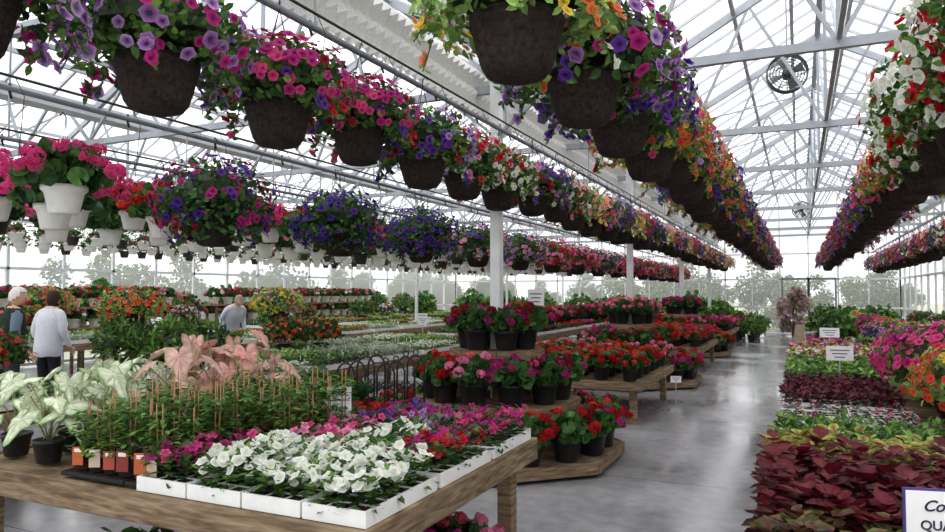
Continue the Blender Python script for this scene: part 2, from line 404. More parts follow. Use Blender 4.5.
# ============================================================ SHELL
def floor_mat():
    m=bpy.data.materials.new('polished_concrete');m.use_nodes=True
    nt=m.node_tree;N=nt.nodes;L=nt.links;b=N['Principled BSDF']
    tc=N.new('ShaderNodeTexCoord')
    n1=N.new('ShaderNodeTexNoise');n1.inputs['Scale'].default_value=.7;n1.inputs['Detail'].default_value=8;n1.inputs['Roughness'].default_value=.6
    n2=N.new('ShaderNodeTexNoise');n2.inputs['Scale'].default_value=9;n2.inputs['Detail'].default_value=6
    for n in (n1,n2): L.new(tc.outputs['Object'],n.inputs['Vector'])
    r=N.new('ShaderNodeValToRGB');e=r.color_ramp.elements
    e[0].position=.3;e[0].color=(*C(104,104,108),1);e[1].position=.7;e[1].color=(*C(170,170,174),1)
    mx=N.new('ShaderNodeMath');mx.operation='MULTIPLY_ADD';mx.inputs[1].default_value=.3;L.new(n2.outputs['Fac'],mx.inputs[0]);
    m2=N.new('ShaderNodeMath');m2.operation='MULTIPLY';m2.inputs[1].default_value=.75;L.new(n1.outputs['Fac'],m2.inputs[0]);L.new(m2.outputs[0],mx.inputs[2])
    L.new(mx.outputs[0],r.inputs[0])
    br=N.new('ShaderNodeTexBrick');br.offset=0;br.inputs['Scale'].default_value=1;br.inputs['Brick Width'].default_value=3.05;br.inputs['Row Height'].default_value=3.05
    br.inputs['Mortar Size'].default_value=.006;br.inputs['Color1'].default_value=(1,1,1,1);br.inputs['Color2'].default_value=(1,1,1,1);br.inputs['Mortar'].default_value=(.35,.35,.35,1)
    L.new(tc.outputs['Object'],br.inputs['Vector'])
    mm=N.new('ShaderNodeMix');mm.data_type='RGBA';mm.blend_type='MULTIPLY';mm.inputs[0].default_value=1
    L.new(r.outputs[0],mm.inputs[6]);L.new(br.outputs['Color'],mm.inputs[7]);L.new(mm.outputs[2],b.inputs['Base Color'])
    rr=N.new('ShaderNodeMapRange');rr.inputs['From Min'].default_value=.35;rr.inputs['From Max'].default_value=.65;rr.inputs['To Min'].default_value=.08;rr.inputs['To Max'].default_value=.26
    L.new(n1.outputs['Fac'],rr.inputs['Value']);L.new(rr.outputs[0],b.inputs['Roughness']);b.inputs['Specular IOR Level'].default_value=.85
    return m
X0,X1,X2,X3=-14.96,-8.85,-2.74,3.4
YE=30.2;YS=-5.75
def quad(name,pts,mat,mn=None):
    me=bpy.data.meshes.new(name);me.from_pydata(pts,[],[(0,1,2,3)]);me.materials.append(mat);return obj(mn or name,me)
quad('floor',[(X0,YS,0),(X3,YS,0),(X3,YE,0),(X0,YE,0)],floor_mat())
gm=bpy.data.materials.new('outdoor_ground');gm.use_nodes=True
N=gm.node_tree.nodes;L=gm.node_tree.links;no=N.new('ShaderNodeTexNoise');no.inputs['Scale'].default_value=6
r=N.new('ShaderNodeValToRGB');r.color_ramp.elements[0].color=(*C(110,120,90),1);r.color_ramp.elements[1].color=(*C(170,168,150),1)
L.new(no.outputs['Fac'],r.inputs[0]);L.new(r.outputs[0],N['Principled BSDF'].inputs['Base Color']);N['Principled BSDF'].inputs['Roughness'].default_value=.95
quad('outdoor_ground',[(-90,-40,-.06),(90,-40,-.06),(90,120,-.06),(-90,120,-.06)],gm)
STEEL=C(158,164,172);WHT=C(188,192,198);FRW=C(210,213,216)
EZ=4.05;RZ=5.75;CZ=3.65;SP=3.05;Y0=6.45
ys=[Y0+SP*i for i in range(-4,8)]
W=X3-X2
mb=MB();h=W/2
mb.beam((0,0,CZ),(W,0,CZ),.06,.08,STEEL,MET)
mb.beam((0,0,EZ),(h,0,RZ),.06,.09,STEEL,MET);mb.beam((W,0,EZ),(h,0,RZ),.06,.09,STEEL,MET)
def rz(x): return EZ+(RZ-EZ)*(1-abs(x-h)/h)
for a,b in ((.0,.12),(.24,.12),(.24,.36),(.5,.36),(.5,.64),(.76,.64),(.76,.88),(1,.88)):
    mb.beam((a*W,0,CZ),(b*W,0,rz(b*W)-.02),.035,.035,STEEL,MET)
mb.beam((h,0,CZ),(h,0,RZ-.05),.04,.04,STEEL,MET)
tr=mb.mesh('truss_mesh')
for xb in (X0,X1,X2):
    for y in ys: obj('roof_truss',tr,(xb+.0,y,0))
def postmesh(w):
    mb=MB();mb.box((-w,-w,0),(w,w,3.98),C(222,224,226),MET);mb.box((-.09,-.09,0),(.09,.09,.012),C(180,184,188),MET)
    mb.beam((-w,0,3.2),(-.6,0,3.63),.03,.03,STEEL,MET);mb.beam((w,0,3.2),(.6,0,3.63),.03,.03,STEEL,MET)
    return mb.mesh('post_mesh')
pm=postmesh(.05);pm2=postmesh(.03)
for i in range(4): obj('support_post',pm,(X2,Y0+i*6.1-(0),0))
for i in range(1,4): obj('support_post',pm2,(X1,Y0+3.05+i*6.1,0))
for xb in (X0,X1,X2,X3):
    mb=MB();L0=YS;L1=YE
    mb.box((xb-.12,L0,4.0),(xb+.12,L1,4.02),WHT,MET);mb.box((xb-.14,L0,4.0),(xb-.12,L1,4.16),WHT,MET);mb.box((xb+.12,L0,4.0),(xb+.14,L1,4.16),WHT,MET)
    obj('roof_gutter',mb.mesh('gutter'))
mb=MB()
for xb in (X0,X1,X2):
    for f in (.2,.42,.66,.88):
        for sx in (f*h,W-f*h): mb.box((xb+sx-.025,YS,rz(sx)-.01),(xb+sx+.025,YE,rz(sx)+.045),WHT,MET)
    mb.box((xb+h-.04,YS,RZ),(xb+h+.04,YE,RZ+.07),STEEL,MET)
    for i in range(len(ys)-1):
        mb.beam((xb+h*.3,ys[i],rz(h*.3)-.06),(xb+h*.95,ys[i+1],rz(h*.95)-.06),.03,.03,STEEL,MET)
        mb.beam((xb+h*1.7,ys[i],rz(h*1.7)-.06),(xb+h*1.05,ys[i+1],rz(h*1.05)-.06),.03,.03,STEEL,MET)
        mb.beam((xb+h,ys[i],CZ),(xb+h,ys[i+1],RZ-.05),.03,.03,STEEL,MET)
    for sx in (.24*W,.5*W,.76*W): mb.beam((xb+sx,YS,CZ+.05),(xb+sx,YE,CZ+.05),.04,.04,STEEL,MET)
obj('roof_purlins',mb.mesh('purlins'))
mb=MB()
for xb in (X0,X1,X2):
    y=YS
    while y<YE:
        mb.beam((xb+.1,y,EZ+.1),(xb+h,y,RZ+.06),.028,.04,WHT,MET);mb.beam((xb+W-.1,y,EZ+.1),(xb+h,y,RZ+.06),.028,.04,WHT,MET);y+=.61
obj('roof_glazing_bars',mb.mesh('bars'))
vs=[];fs=[]
for xb in (X0,X1,X2):
    k=len(vs);vs+=[(xb,YS,EZ+.13),(xb+h,YS,RZ+.1),(xb+h,YE,RZ+.1),(xb,YE,EZ+.13),(xb+W,YS,EZ+.13),(xb+W,YE,EZ+.13)]
    fs+=[(k,k+1,k+2,k+3),(k+1,k+4,k+5,k+2)]
me=bpy.data.meshes.new('ceiling');me.from_pydata(vs,[],fs);me.materials.append(M_ROOF);obj('ceiling',me)

def wall_frame(name,p,q,z1,step,gable=False,knee=.0):
    mb=MB();p=np.array(p,float);q=np.array(q,float);L=np.linalg.norm(q-p);d=(q-p)/L
    n=int(L/step)
    for i in range(n+1):
        a=p+d*L*i/n;zz=z1
        if gable:
            xr=(a[0]-X0)%W; zz=rz(xr)
        mb.beam((a[0],a[1],0),(a[0],a[1],zz),.06 if i%2==0 else .045,.06,FRW,MET)
    for z in (.06,1.0,2.1,3.1,z1): mb.beam((p[0],p[1],z),(q[0],q[1],z),.06,.06,FRW,MET)
    return mb
mb=wall_frame('wall_back',(X0,YE,0),(X3,YE,0),EZ,1.018,True)
o=obj('wall_back',mb.mesh('wall_back'))
me=bpy.data.meshes.new('glazing');vs=[];fs=[]
for xb in (X0,X1,X2):
    k=len(vs);vs+=[(xb,YE+.05,0),(xb+W,YE+.05,0),(xb+W,YE+.05,EZ),(xb+h,YE+.05,RZ),(xb,YE+.05,EZ)];fs.append((k,k+1,k+2,k+3,k+4))
me.from_pydata(vs,[],fs);me.materials.append(M_GLASS);obj('window_1',me)
mb=wall_frame('wall_right',(X3,YS,0),(X3,YE,0),EZ,1.22);obj('wall_right',mb.mesh('wall_right'))
mb=wall_frame('wall_left',(X0,YS,0),(X0,YE,0),EZ,1.22);obj('wall_left',mb.mesh('wall_left'))
quad('window_2',[(X3+.05,YS,0),(X3+.05,YE,0),(X3+.05,YE,EZ),(X3+.05,YS,EZ)],M_GLASS)
quad('window_3',[(X0-.05,YS,0),(X0-.05,YE,0),(X0-.05,YE,EZ),(X0-.05,YS,EZ)],M_GLASS)
mb=MB()
for x in (-.6,.35): 
    for a,b in (((x,0),(x,2.15)),((x+.92,0),(x+.92,2.15))): mb.beam((a[0],YE-.08,a[1]),(b[0],YE-.08,b[1]),.07,.05,C(120,126,130),MET)
    for z in (.06,1.0,2.12): mb.beam((x,YE-.08,z),(x+.92,YE-.08,z),.05,.07,C(120,126,130),MET)
    mb.beam((x+.82,YE-.14,.9),(x+.82,YE-.14,1.15),.02,.02,C(60,60,60),MET)
obj('door_1',mb.mesh('door'))

mb=MB();st=.03;n=int((YE-.2)/st);v=[];f=[]
prof=[(-2.93,3.42),(-3.0,3.5),(-2.95,3.62),(-3.03,3.72),(-2.97,3.85),(-3.08,3.95),(-3.2,4.02)]
for i in range(n):
    y=i*st;o_=.028*math.cos(y*2*math.pi/.12)+.015*math.sin(y*2.3)
    for (x,z) in prof: v.append((x-o_,y,z-o_*.6))
k=len(prof)
for i in range(n-1):
    for j in range(k-1): f.append((i*k+j,(i+1)*k+j,(i+1)*k+j+1,i*k+j+1))
mb.one(T(v,f,[0]*len(v)),CLO,C(224,224,220));obj('rolled_shade_curtain',mb.mesh('curtain'))

def pipe(name,x,z,r=.018,col=C(120,126,134),clips=True,sp=.8,yst=YS):
    mb=MB();mb.tube([(x,yst,z),(x,YE-.1,z)],r,col,MET,8)
    mb.tube([(x+.05,yst,z+.06),(x+.05,YE-.1,z+.06)],.009,C(40,40,42),PLA,6)
    y=yst+.3
    while y<YE-1:
        mb.tube([(x,y,z+.03),(x,y,z-.02),(x+.015,y,z-.06)],.009,BLK,PLA,5)
        if clips: mb.tube([(x+.05,y,z+.06),(x+.09,y+.03,z-.05),(x+.05,y+.03,z-.4)],.003,BLK,PLA,4)
        y+=sp
    for y in ys: mb.beam((x,y,z),(x,y,CZ),.012,.012,STEEL,MET)
    obj(name,mb.mesh(name))
RAILZ=3.2
for x in (-2.64,-.95,.95): pipe('basket_rail',x,RAILZ,.022)
pipe('basket_rail',2.45,3.05);pipe('basket_rail',-4.2,2.8);pipe('basket_rail',-5.6,2.8,clips=False);pipe('basket_rail',-7.0,2.8,clips=False)
for x in (-8.5,-9.6,-10.7): pipe('basket_rail',x,2.7,clips=False)

# ============================================================ BASKETS
P_A=petunia_basket([LILAC,MAGENTA,VEIN,LILAC],fs=.038,nfl=190)
P_B=petunia_basket([RED,MAGENTA,PURPLE,DRED,HOTPINK],nfl=240)
P_C=petunia_basket([PURPLE,DRED,LILAC,PURPLE])
P_D=petunia_basket([WHITE,WHITE,PINK,RED])
P_E=petunia_basket([VIOLET,PURPLE,LILAC],rx=.44,rz=.3,fs=.036,nfl=250)
P_F=petunia_basket([ORANGE,HOTPINK,YEL,CORAL,RED],fs=.028,nfl=330,lcols=LGREEN)
P_G=petunia_basket([RED,WHITE,WHITE],rx=.5,rz=.4,fs=.043,nfl=210,nleaf=800,cz=.44)
P_H=petunia_basket([HOTPINK,PEACH,LILAC],fs=.034,nfl=240)
P_I=petunia_basket([YEL,WHITE,PEACH,PINK],fs=.03,nfl=260,lcols=LGREEN)
P_J=petunia_basket([VIOLET,VIOLET,PURPLE],fs=.034,nfl=240)
P_K=petunia_basket([MAGENTA,RED,HOTPINK],fs=.034,nfl=280)
P_L=petunia_basket([VEIN,LILAC,PURPLE,MAGENTA],rx=.46,rz=.3,fs=.041,nfl=200)
P_M=petunia_basket([PEACH,ORANGE,WHITE,YEL],fs=.028,nfl=110,lcols=LGREEN)
def row(x,y0,n,sp,z,seq,rest,name='hanging_petunia_basket',js=.05):
    for i in range(n):
        k=seq[i] if i<len(seq) else rest[i%len(rest)]
        s=random.uniform(1-js,1+js) if i>2 else 1
        obj(name,k,(x+random.uniform(-.03,.03),y0+i*sp,z+(.8-.8*s)),random.uniform(0,6.28),s)
row(-2.64,1.42,34,.82,2.41,[P_A,P_A,P_B,P_B,P_C,P_D,P_D,P_C],[P_J,P_D,P_I,P_H,P_C,P_I,P_K])
row(-.95,2.5,32,.84,2.42,[P_M,P_L,P_E,P_F,P_H,P_F,P_J],[P_F,P_J,P_F,P_C,P_J])
row(.95,3.3,31,.84,2.4,[P_G,P_G,P_G,P_G,P_D,P_F,P_H],[P_J,P_K,P_C,P_H])
row(2.45,8.,22,.95,2.25,[],[P_H,P_K,P_D,P_C])
BIG1=petunia_basket([DRED,PURPLE,MAGENTA,VIOLET],rx=.46,rz=.36,fs=.034,nfl=230,nleaf=900,lcols=DGREEN,lo=-.85)
BIG2=petunia_basket([VIOLET,PURPLE,VIOLET],rx=.46,rz=.34,fs=.032,nfl=240,nleaf=800,lcols=DGREEN,lo=-.85)
BIG3=petunia_basket([HOTPINK,PINK,RED],rx=.46,rz=.3,fs=.036,nfl=280,nleaf=500,lo=-.8)
BIG4=petunia_basket([PINK,PURPLE,LILAC],rx=.46,rz=.3,fs=.034,nfl=160,nleaf=600,lo=-.8)
for i in range(15):
    k=[BIG1,BIG2,BIG2,BIG4,BIG4,BIG3][i] if i<6 else [BIG3,P_K,BIG3,BIG4][i%4]
    obj('hanging_petunia_basket',k,(-4.2,4.15+i*1.68,1.96),i*1.3)
G_P=geranium([HOTPINK,SALM,HOTPINK]);G_R=geranium([RED,CORAL]);G_M=geranium([MAGENTA,PINK]);G_D=geranium([RED,HOTPINK],pot='dark')
G_H=geranium([HOTPINK,HOTPINK],rx=.27,rz=.18,heads=36,hs=.058)
row(-4.3,2.95,1,1,2.1,[G_H],[G_P],'hanging_geranium')
row(-5.6,2.7,28,.62,2.15,[G_H,G_H,G_R,G_H,G_H,G_P],[G_H,G_P,G_M,G_P,G_D],'hanging_geranium')
row(-4.9,3.3,26,.95,2.05,[G_H,G_R,G_H],[G_R,G_D,G_P],'hanging_geranium')
row(-7.0,2.3,34,.62,2.12,[],[G_P,G_R,G_H,G_D,G_M],'hanging_geranium')
def small_pot(pc,cols):
    mb=MB();mb.one(WHP,PLA,pc,S=.65,smooth=True);dome(mb,(0,0,.15),.13,.09,60,.05,GREENS,12,.02,cols,FLOR)
    for i in range(3):
        a=i*2.1;mb.tube([(.085*math.cos(a),.085*math.sin(a),.11),(0,0,.5)],.002,C(220,220,220),MET,4)
    return mb.mesh('small_pot')
S1=small_pot(C(240,240,236),[RED,PINK]);S2=small_pot(C(240,240,236),[YEL,WHITE]);S3=small_pot(C(60,52,48),[PURPLE,PINK])
for x in (-8.5,-9.6,-10.7):
    g=empty('hanging_pot_row',(x,10,2.2))
    for i in range(62): obj('hanging_pot',random.choice([S1,S1,S2,S3]),(0,-7.6+i*.36,0),random.uniform(0,6),parent=g)
L1=petunia_basket([CORAL,RED,ORANGE],rx=.42,rz=.25,nfl=170,fs=.03,lcols=LGREEN,trail=False,hang=False)
L2=petunia_basket([YEL,PINK,YEL],rx=.42,rz=.25,nfl=190,fs=.028,lcols=LGREEN,trail=False,hang=False)
mb=MB();mb.box((-.22,-.22,0),(.22,.22,.03),C(120,95,70),WOOD);mb.box((-.05,-.05,.03),(.05,.05,1.05),C(120,95,70),WOOD);mb.box((-.2,-.2,1.05),(.2,.2,1.08),C(120,95,70),WOOD)
ped=mb.mesh('stand')
for i,(x,y,k) in enumerate([(-7.75,6.3,L1),(-7.6,8.9,L2),(-10.4,6.9,L1)]):
    obj('plant_pedestal',ped,(x,y,0));obj('potted_calibrachoa',k,(x,y,1.081),i)

# ============================================================ TIERED DISPLAYS
def tier_mesh():
    mb=MB();col=C(150,128,100)
    for (R,z,ri) in ((1.24,.13,.14),(.81,.56,.14),(.46,1.04,.12)):
        n=8
        for i in range(n):
            a0=2*math.pi*(i+.5)/n;a1=2*math.pi*(i+1.5)/n
            p0=np.array([math.cos(a0),math.sin(a0)]);p1=np.array([math.cos(a1),math.sin(a1)])
            for k in range(6):
                f0=ri+(R-ri)*k/6;f1=ri+(R-ri)*(k+.93)/6
                q=[p0*f0,p1*f0,p1*f1,p0*f1]
                v=[(x,y,z-.025) for x,y in q]+[(x,y,z) for x,y in q]
                mb.one(T(v,[(0,1,2,3),(7,6,5,4),(0,4,5,1),(1,5,6,2),(2,6,7,3),(3,7,4,0)],[0]*8),WOOD,col)
            mb.beam((*(p0*R),z-.045),(*(p1*R),z-.045),.03,.1,col,WOOD)
            mb.beam((*(p0*ri),z-.05),(*(p0*R*.99),z-.05),.04,.05,col,WOOD)
            if i%2==0: 
                mb.box((p0[0]*R*.8-.03,p0[1]*R*.8-.03,0),(p0[0]*R*.8+.03,p0[1]*R*.8+.03,z-.03),col,WOOD)
    return mb.mesh('tier_mesh')
tm=tier_mesh()
K_R=geranium([RED,RED,CORAL],'black',.2,.14,17,.055,120,False);K_P=geranium([HOTPINK,MAGENTA],'black',.2,.14,16,.055,120,False)
K_S=geranium([SALM,PINK],'black',.2,.14,16,.055,120,False);K_D=geranium([DRED,MAGENTA],'black',.21,.13,14,.05,130,False)
for di in range(3):
    cy=Y0+di*6.1;cx=X2
    obj('tiered_plant_stand',tm,(cx,cy,0))
    for (R,z,n,ks) in ((1.03,.131,17,[K_R,K_P,K_R,K_D,K_R]),(.62,.561,11,[K_D,K_R,K_P,K_R,K_S]),(.28,1.041,6,[K_D,K_S,K_P])):
        for i in range(n):
            a=2*math.pi*i/n+.2;obj('potted_geranium',ks[(i*3+di)%len(ks)],(cx+R*math.cos(a),cy+R*math.sin(a),z),random.uniform(0,6),random.uniform(.93,1.05))

def potbench(x0,x1,y0,y1,z,kinds,sp=.34):
    bench('wooden_bench',x0,x1,y0,y1,z)
    nx=int((x1-x0)/sp);ny=int((y1-y0)/sp)
    for i in range(nx):
        for j in range(ny):
            obj('potted_geranium',kinds[(j//2)%len(kinds)] if random.random()<.75 else random.choice(kinds),(x0+(i+.5)*(x1-x0)/nx,y0+(j+.5)*(y1-y0)/ny,z+.013),random.uniform(0,6),random.uniform(.7,.85))
potbench(-3.5,-1.72,8.45,10.8,.5,[K_R,K_R,K_S,K_R])
potbench(-3.5,-1.72,14.3,17.2,.5,[K_R,K_P,K_R])
potbench(-3.5,-1.72,20.6,23.5,.5,[K_P,K_S,K_R])
fill('bedding_flats',[B_RED,B_PINK],-3.45,-1.8,25,28,.0)

# ============================================================ FRONT TABLE
bench('wooden_bench',-3.85,-1.38,2.08,3.85,.75,.11)
TZ=.763
def flatobj(name,traycol,x,y,rot=0,w=.54,d=.28,**k):
    mb=MB();tray(mb,-w/2,-d/2,w,d,.06,traycol);bed(mb,w-.03,d-.02,z0=.04,**k);return obj(name,mb.mesh(name),(x,y,TZ),rot)
for i,(x,y) in enumerate([(-1.54,2.38),(-1.83,2.38),(-2.12,2.38),(-1.83,2.94)]):
    flatobj('white_petunia_flat',WT,x,y,math.pi/2,sp=.062,h=.12,ll=.055,nleaf=17,A=GREENS,ft=PETU,fs=.027,nf=5 if i<3 else 2,fc=[WHITE])
cols=[[MAGENTA,HOTPINK],[RED,DRED],[PINK,HOTPINK],[LILAC,MAGENTA],[WHITE,PINK],[CORAL,RED],[PURPLE,MAGENTA],[RED,MAGENTA]]
ii=0
for y in (3.52,2.95,2.38):
    for x in (-1.54,-1.83,-2.12,-2.41,-2.7):
        if (y<2.5 and x>-2.3) or (x<-2.5 and y<3.2) : continue
        if x==-1.83 and y==2.95: continue
        if x==-2.41 and y<2.5:
            pass
        flatobj('impatiens_flat',WT,x,y,math.pi/2,sp=.064,h=.11,ll=.055,nleaf=15,A=DGREEN,ft=FLOR,fs=.025,nf=4,fc=cols[(ii*3)%8]);ii+=1
def staked(colr,lab):
    mb=MB();mb.one(NUR,PLA,colr,S=.5,smooth=True)
    h=rng.uniform(.18,.28);n=110
    t=rng.uniform(0.0,1,n);a=rng.uniform(0,6.28,n);rad=.025+.03*(1-t)
    P=np.stack([rad*np.cos(a),rad*np.sin(a),.09+t*h],-1);d=np.stack([np.cos(a),np.sin(a),rng.uniform(-.3,.6,n)],-1)
    A,_=jit(GREENS+LGREEN[1:2],n,.3);mb.inst(LEAF_T,leaf_frames(d,np.tile([0,0,1.],(n,1))),P,rng.uniform(.03,.055,n),A,A*1.2,LEAF)
    for k in range(2):
        dx=rng.uniform(-.03,.03,2);mb.tube([(dx[0],dx[1],.08),(dx[0]*1.4,dx[1]*1.4,.14+h)],.0028,C(166,116,78),PLA,5)
    mb.box((-.028,-.0665,.03),(.028,-.0625,.12),lab,PLA);mb.box((-.018,-.0675,.095),(.018,-.0666,.112),C(236,232,222),PLA)
    return mb.mesh('staked')
SK=[staked(C(60,44,40),C(190,92,50)),staked(C(40,40,42),C(130,44,40)),staked(C(40,40,42),C(170,76,46)),staked(C(44,40,40),C(206,186,160))]
for j in range(8):
    for i in range(7):
        x=-3.02+i*.1;y=2.22+j*.15
        if j>=4: x+=.1
        if i==6 and y<2.7: continue
        obj('staked_vine_pot',SK[(i*3+j)%4],(x,y,TZ+.02),random.uniform(-.1,.6),random.uniform(.85,1.12))
mb=MB()
for i in range(2): tray(mb,-.42+i*.42,-.62,.41,1.24,.018,BT,(4,8))
obj('black_carry_tray',mb.mesh('btray'),(-2.66,2.76,.7631))
mb=MB();mb.one(NUR,PLA,C(34,34,36),S=.7,smooth=True)
bed(mb,.2,.2,.06,.22,.085,26,DGREEN,lt=BROAD,z0=.12,elev=.6)
LB=mb.mesh('leafy')
for i in range(4): obj('leafy_pot_plant',LB,(-3.05+.18*(i%5),3.66,TZ),i*1.3,random.uniform(.75,.95))

def heart_t():
    na=40;rings=[0,.15,.3,.45,.6,.75,.88,1.0];v=[];m=[];f=[]
    for ri_,q in enumerate(rings):
        for i in range(na):
            a=-math.pi/2+i*2*math.pi/na
            ang=i/na*2*math.pi
            dn=min(ang,2*math.pi-ang)
            r=.48+.16*math.exp(-((dn-.7)/.4)**2)
            r*=(1-.8*math.exp(-(dn/.22)**2))
            r+=.5*math.exp(-((ang-math.pi)/.3)**2)
            x=r*q*math.cos(a)*.8;y=r*q*math.sin(a)+.12
            z=-.22*(r*q)**2+.03*math.cos(ang*8)*q-.15*abs(x)
            v.append((x,y,z))
            vein=1 if i%4 in (0,) else 0
            mm=.97
            if ri_==len(rings)-1: mm=0
            elif ri_==len(rings)-2: mm=.55
            elif vein and q>.1: mm=.5
            m.append(mm)
    for r_ in range(len(rings)-1):
        for i in range(na):
            j=(i+1)%na;f.append((r_*na+i,r_*na+j,(r_+1)*na+j,(r_+1)*na+i))
    return T(v,f,m)
HEART=heart_t()
def caladium(edge,cen,n=9,h=.33,ls=(.12,.18)):
    mb=MB();mb.one(NUR,PLA,C(34,34,36),S=.6,smooth=True)
    for i in range(n):
        a=i*2.4+rng.uniform(-.3,.3);hh=h*(.2+.8*(i+1)/n)*rng.uniform(.85,1.1);rr=.05+.13*(1-i/n)+rng.uniform(0,.05)
        d=np.array([math.cos(a),math.sin(a),0]);p=np.array([d[0]*rr,d[1]*rr,.12+hh])
        mb.tube([(0,0,.1),(d[0]*rr*.4,d[1]*rr*.4,.12+hh*.6),p],.004,C(170,160,130),LEAF,5)
        tip=d*rng.uniform(.5,1.1)+np.array([rng.uniform(-.3,.3),rng.uniform(-.3,.3),rng.uniform(-1.4,-.2)])
        R=leaf_frames(np.array([tip]),np.array([[d[0]*1.2,d[1]*1.2,.9]]))
        mb.inst(HEART,R,np.array([p]),np.array([rng.uniform(*ls)]),np.array([edge*rng.uniform(.8,1.2)]),np.array([np.clip(cen*rng.uniform(.85,1.05),0,1)]),LEAF,smooth=False)
    return mb.mesh('caladium')
CW=[caladium(C(96,146,70),C(240,246,220)) for _ in range(3)];CP=[caladium(C(140,156,110),C(240,186,180),9,.36,(.11,.17)),caladium(C(120,146,96),C(236,166,164),9,.36,(.11,.17))]
for i,(x,y,k) in enumerate([(-3.36,2.27,0),(-3.22,2.44,0),(-3.5,2.5,0),(-3.66,2.3,0),(-3.36,2.72,0),(-3.62,2.78,0),(-3.7,3.05,0),(-3.46,2.95,0),(-3.22,2.95,1),(-3.2,3.2,1),(-3.42,3.28,1),(-3.2,3.45,1),(-3.42,3.55,1),(-3.65,3.4,0)]):
    obj('potted_caladium',CP[i%2] if k else CW[i%3],(x,y,TZ),i*1.7,(1.08 if k else .93)+.05*(i%3))
obj('potted_caladium',CP[0],(-2.98,3.5,TZ),2.1,.9)

for i in range(8): obj('potted_geranium',[K_P,K_S,K_D][i%3],(-1.7-.33*(i%4),3.1+.36*(i//4),.0),i,.9)
for i in range(5): obj('leafy_pot_plant',LB,(-1.75-.35*i,2.6,.0),i)

mb=MB();DK=C(18,18,20)
for k in range(2):
    y0=k*.14;ox=k*.06
    for s in range(4):
        x=-.3+s*.15+ox;w=.13;zt=.98+.05*(s%2)
        mb.tube([(x,y0,0),(x,y0,zt)]+[(x+w/2-w/2*math.cos(t),y0,zt+.09*math.sin(t)) for t in np.linspace(.2,math.pi-.2,7)]+[(x+w,y0,zt),(x+w,y0,0)],.008,DK,MET,5)
        for zz in (.5,.62,.74,.86): 
            mb.tube([(x,y0,zz),(x+w/2,y0,zz+.06),(x+w,y0,zz)],.005,DK,MET,4);mb.tube([(x,y0,zz+.06),(x+w/2,y0,zz),(x+w,y0,zz+.06)],.005,DK,MET,4)
        mb.tube([(x+w/2+.02*math.cos(t),y0,zt+.11+.02*math.sin(t)) for t in np.linspace(0,2*math.pi,9)],.005,DK,MET,4)
    for z in (.1,.3): mb.tube([(-.3+ox,y0,z),(.28+ox,y0,z)],.005,DK,MET,5)
obj('wire_trellis',mb.mesh('trellis'),(-2.86,4.45,0),.42)

# ============================================================ LEFT BENCHES
def lb(x0,x1,y0,y1,kinds,z=.72,gn='bedding_flats',pat=1):
    bench('wooden_bench',x0,x1,y0,y1,z);fill(gn,kinds,x0+.04,x1-.04,y0+.04,y1-.04,z+.013,pat)
lb(-6.8,-4.6,4.9,10.9,[B_SILV,B_EMPT,B_WHITE,B_LIME,B_GREEN,B_SILV])
lb(-6.8,-5.1,2.3,4.3,[B_PURP,B_GREEN])
lb(-6.8,-4.6,12.2,20,[B_GREEN,B_LIME,B_RED,B_WHITE,B_PINK,B_EMPT])
lb(-9.8,-8.3,8.2,20,[B_LIME,B_EMPT,B_YEL,B_WHITE,B_SILV])
lb(-12.4,-10.8,3,12,[B_GREEN,B_SILV,B_LIME,B_EMPT])
lb(-12.4,-10.8,13,24,[B_GREEN,B_LIME,B_YEL])
lb(-14.5,-13.2,3,26,[B_GREEN,B_LIME,B_GREEN])
lb(-9.8,-8.3,21,28,[B_RED,B_GREEN]);lb(-6.8,-4.6,21.2,28,[B_RED,B_PINK,B_GREEN])
def bush(cols,rx=.35,rz=.28,fl=None,nf=0,lt=NARROW,ls=.16,nl=260,ft=FLOR,fs=.03):
    mb=MB();mb.one(NUR,PLA,C(40,38,38),smooth=True);dome(mb,(0,0,.38),rx,rz,nl,ls,cols,nf,fs,fl or [],ft,lo=-.4,lt=lt);return mb.mesh('bush')
FERN=bush(GREENS,lt=NARROW);OB=bush(DGREEN,fl=[CORAL,ORANGE,RED],nf=90,lt=LEAF_T,ls=.09,fs=.035,nl=360);RB=bush(DGREEN,fl=[RED,SALM],nf=50,lt=LEAF_T,ls=.1,fs=.04);GB=bush(GREENS,.4,.45,lt=BROAD,ls=.12,nl=340)
PB=bush(DGREEN,fl=[PINK,WHITE,HOTPINK],nf=80,lt=LEAF_T,ls=.09,fs=.04)
for (x,y) in ((-6.5,5.2),(-6.1,5.3),(-6.4,5.8),(-5.7,5.2),(-5.4,5.3)): obj('potted_fern',FERN,(x,y,.735),x*3,.8)
for (x,y) in ((-6.3,7.5),(-6.0,7.9)): obj('potted_begonia',OB,(x,y,.735),y,.8)
for (x,y) in ((-6.6,3.9),): obj('potted_begonia',OB,(x,y,.735),y,.8)
for i in range(24):
    x=-14.1+(i%2)*.5;y=4+i*.9;obj('potted_shrub',[GB,FERN,RB,GB][i%4],(x,y,.735),i,random.uniform(.9,1.3))
for i in range(9):
    obj('potted_shrub',[GB,RB,FERN,PB][i%4],(-11.6+random.uniform(-.4,.4),5+i*2.0,.735),i,random.uniform(.75,1.0))
for i in range(18): obj('potted_geranium',[K_P,K_S,K_R][i%3],(-6.4+random.uniform(0,1.6),13.6+i*.35,.735),i,1.15)
for i in range(12): obj('potted_shrub',[PB,RB,GB,OB][i%4],(-6.2+(i%4)*.45,21.7+(i//4)*1.9,.735),i,.85)
for i in range(26): obj('potted_shrub',[GB,FERN,RB,GB][i%4],(-13.5+i*.42,28.9,0),i,random.uniform(1.3,2.0))
mb=MB();col=C(150,128,100)
for z in (.9,1.3):
    mb.box((-.2,-3.5,z-.03),(.2,3.5,z),col,WOOD)
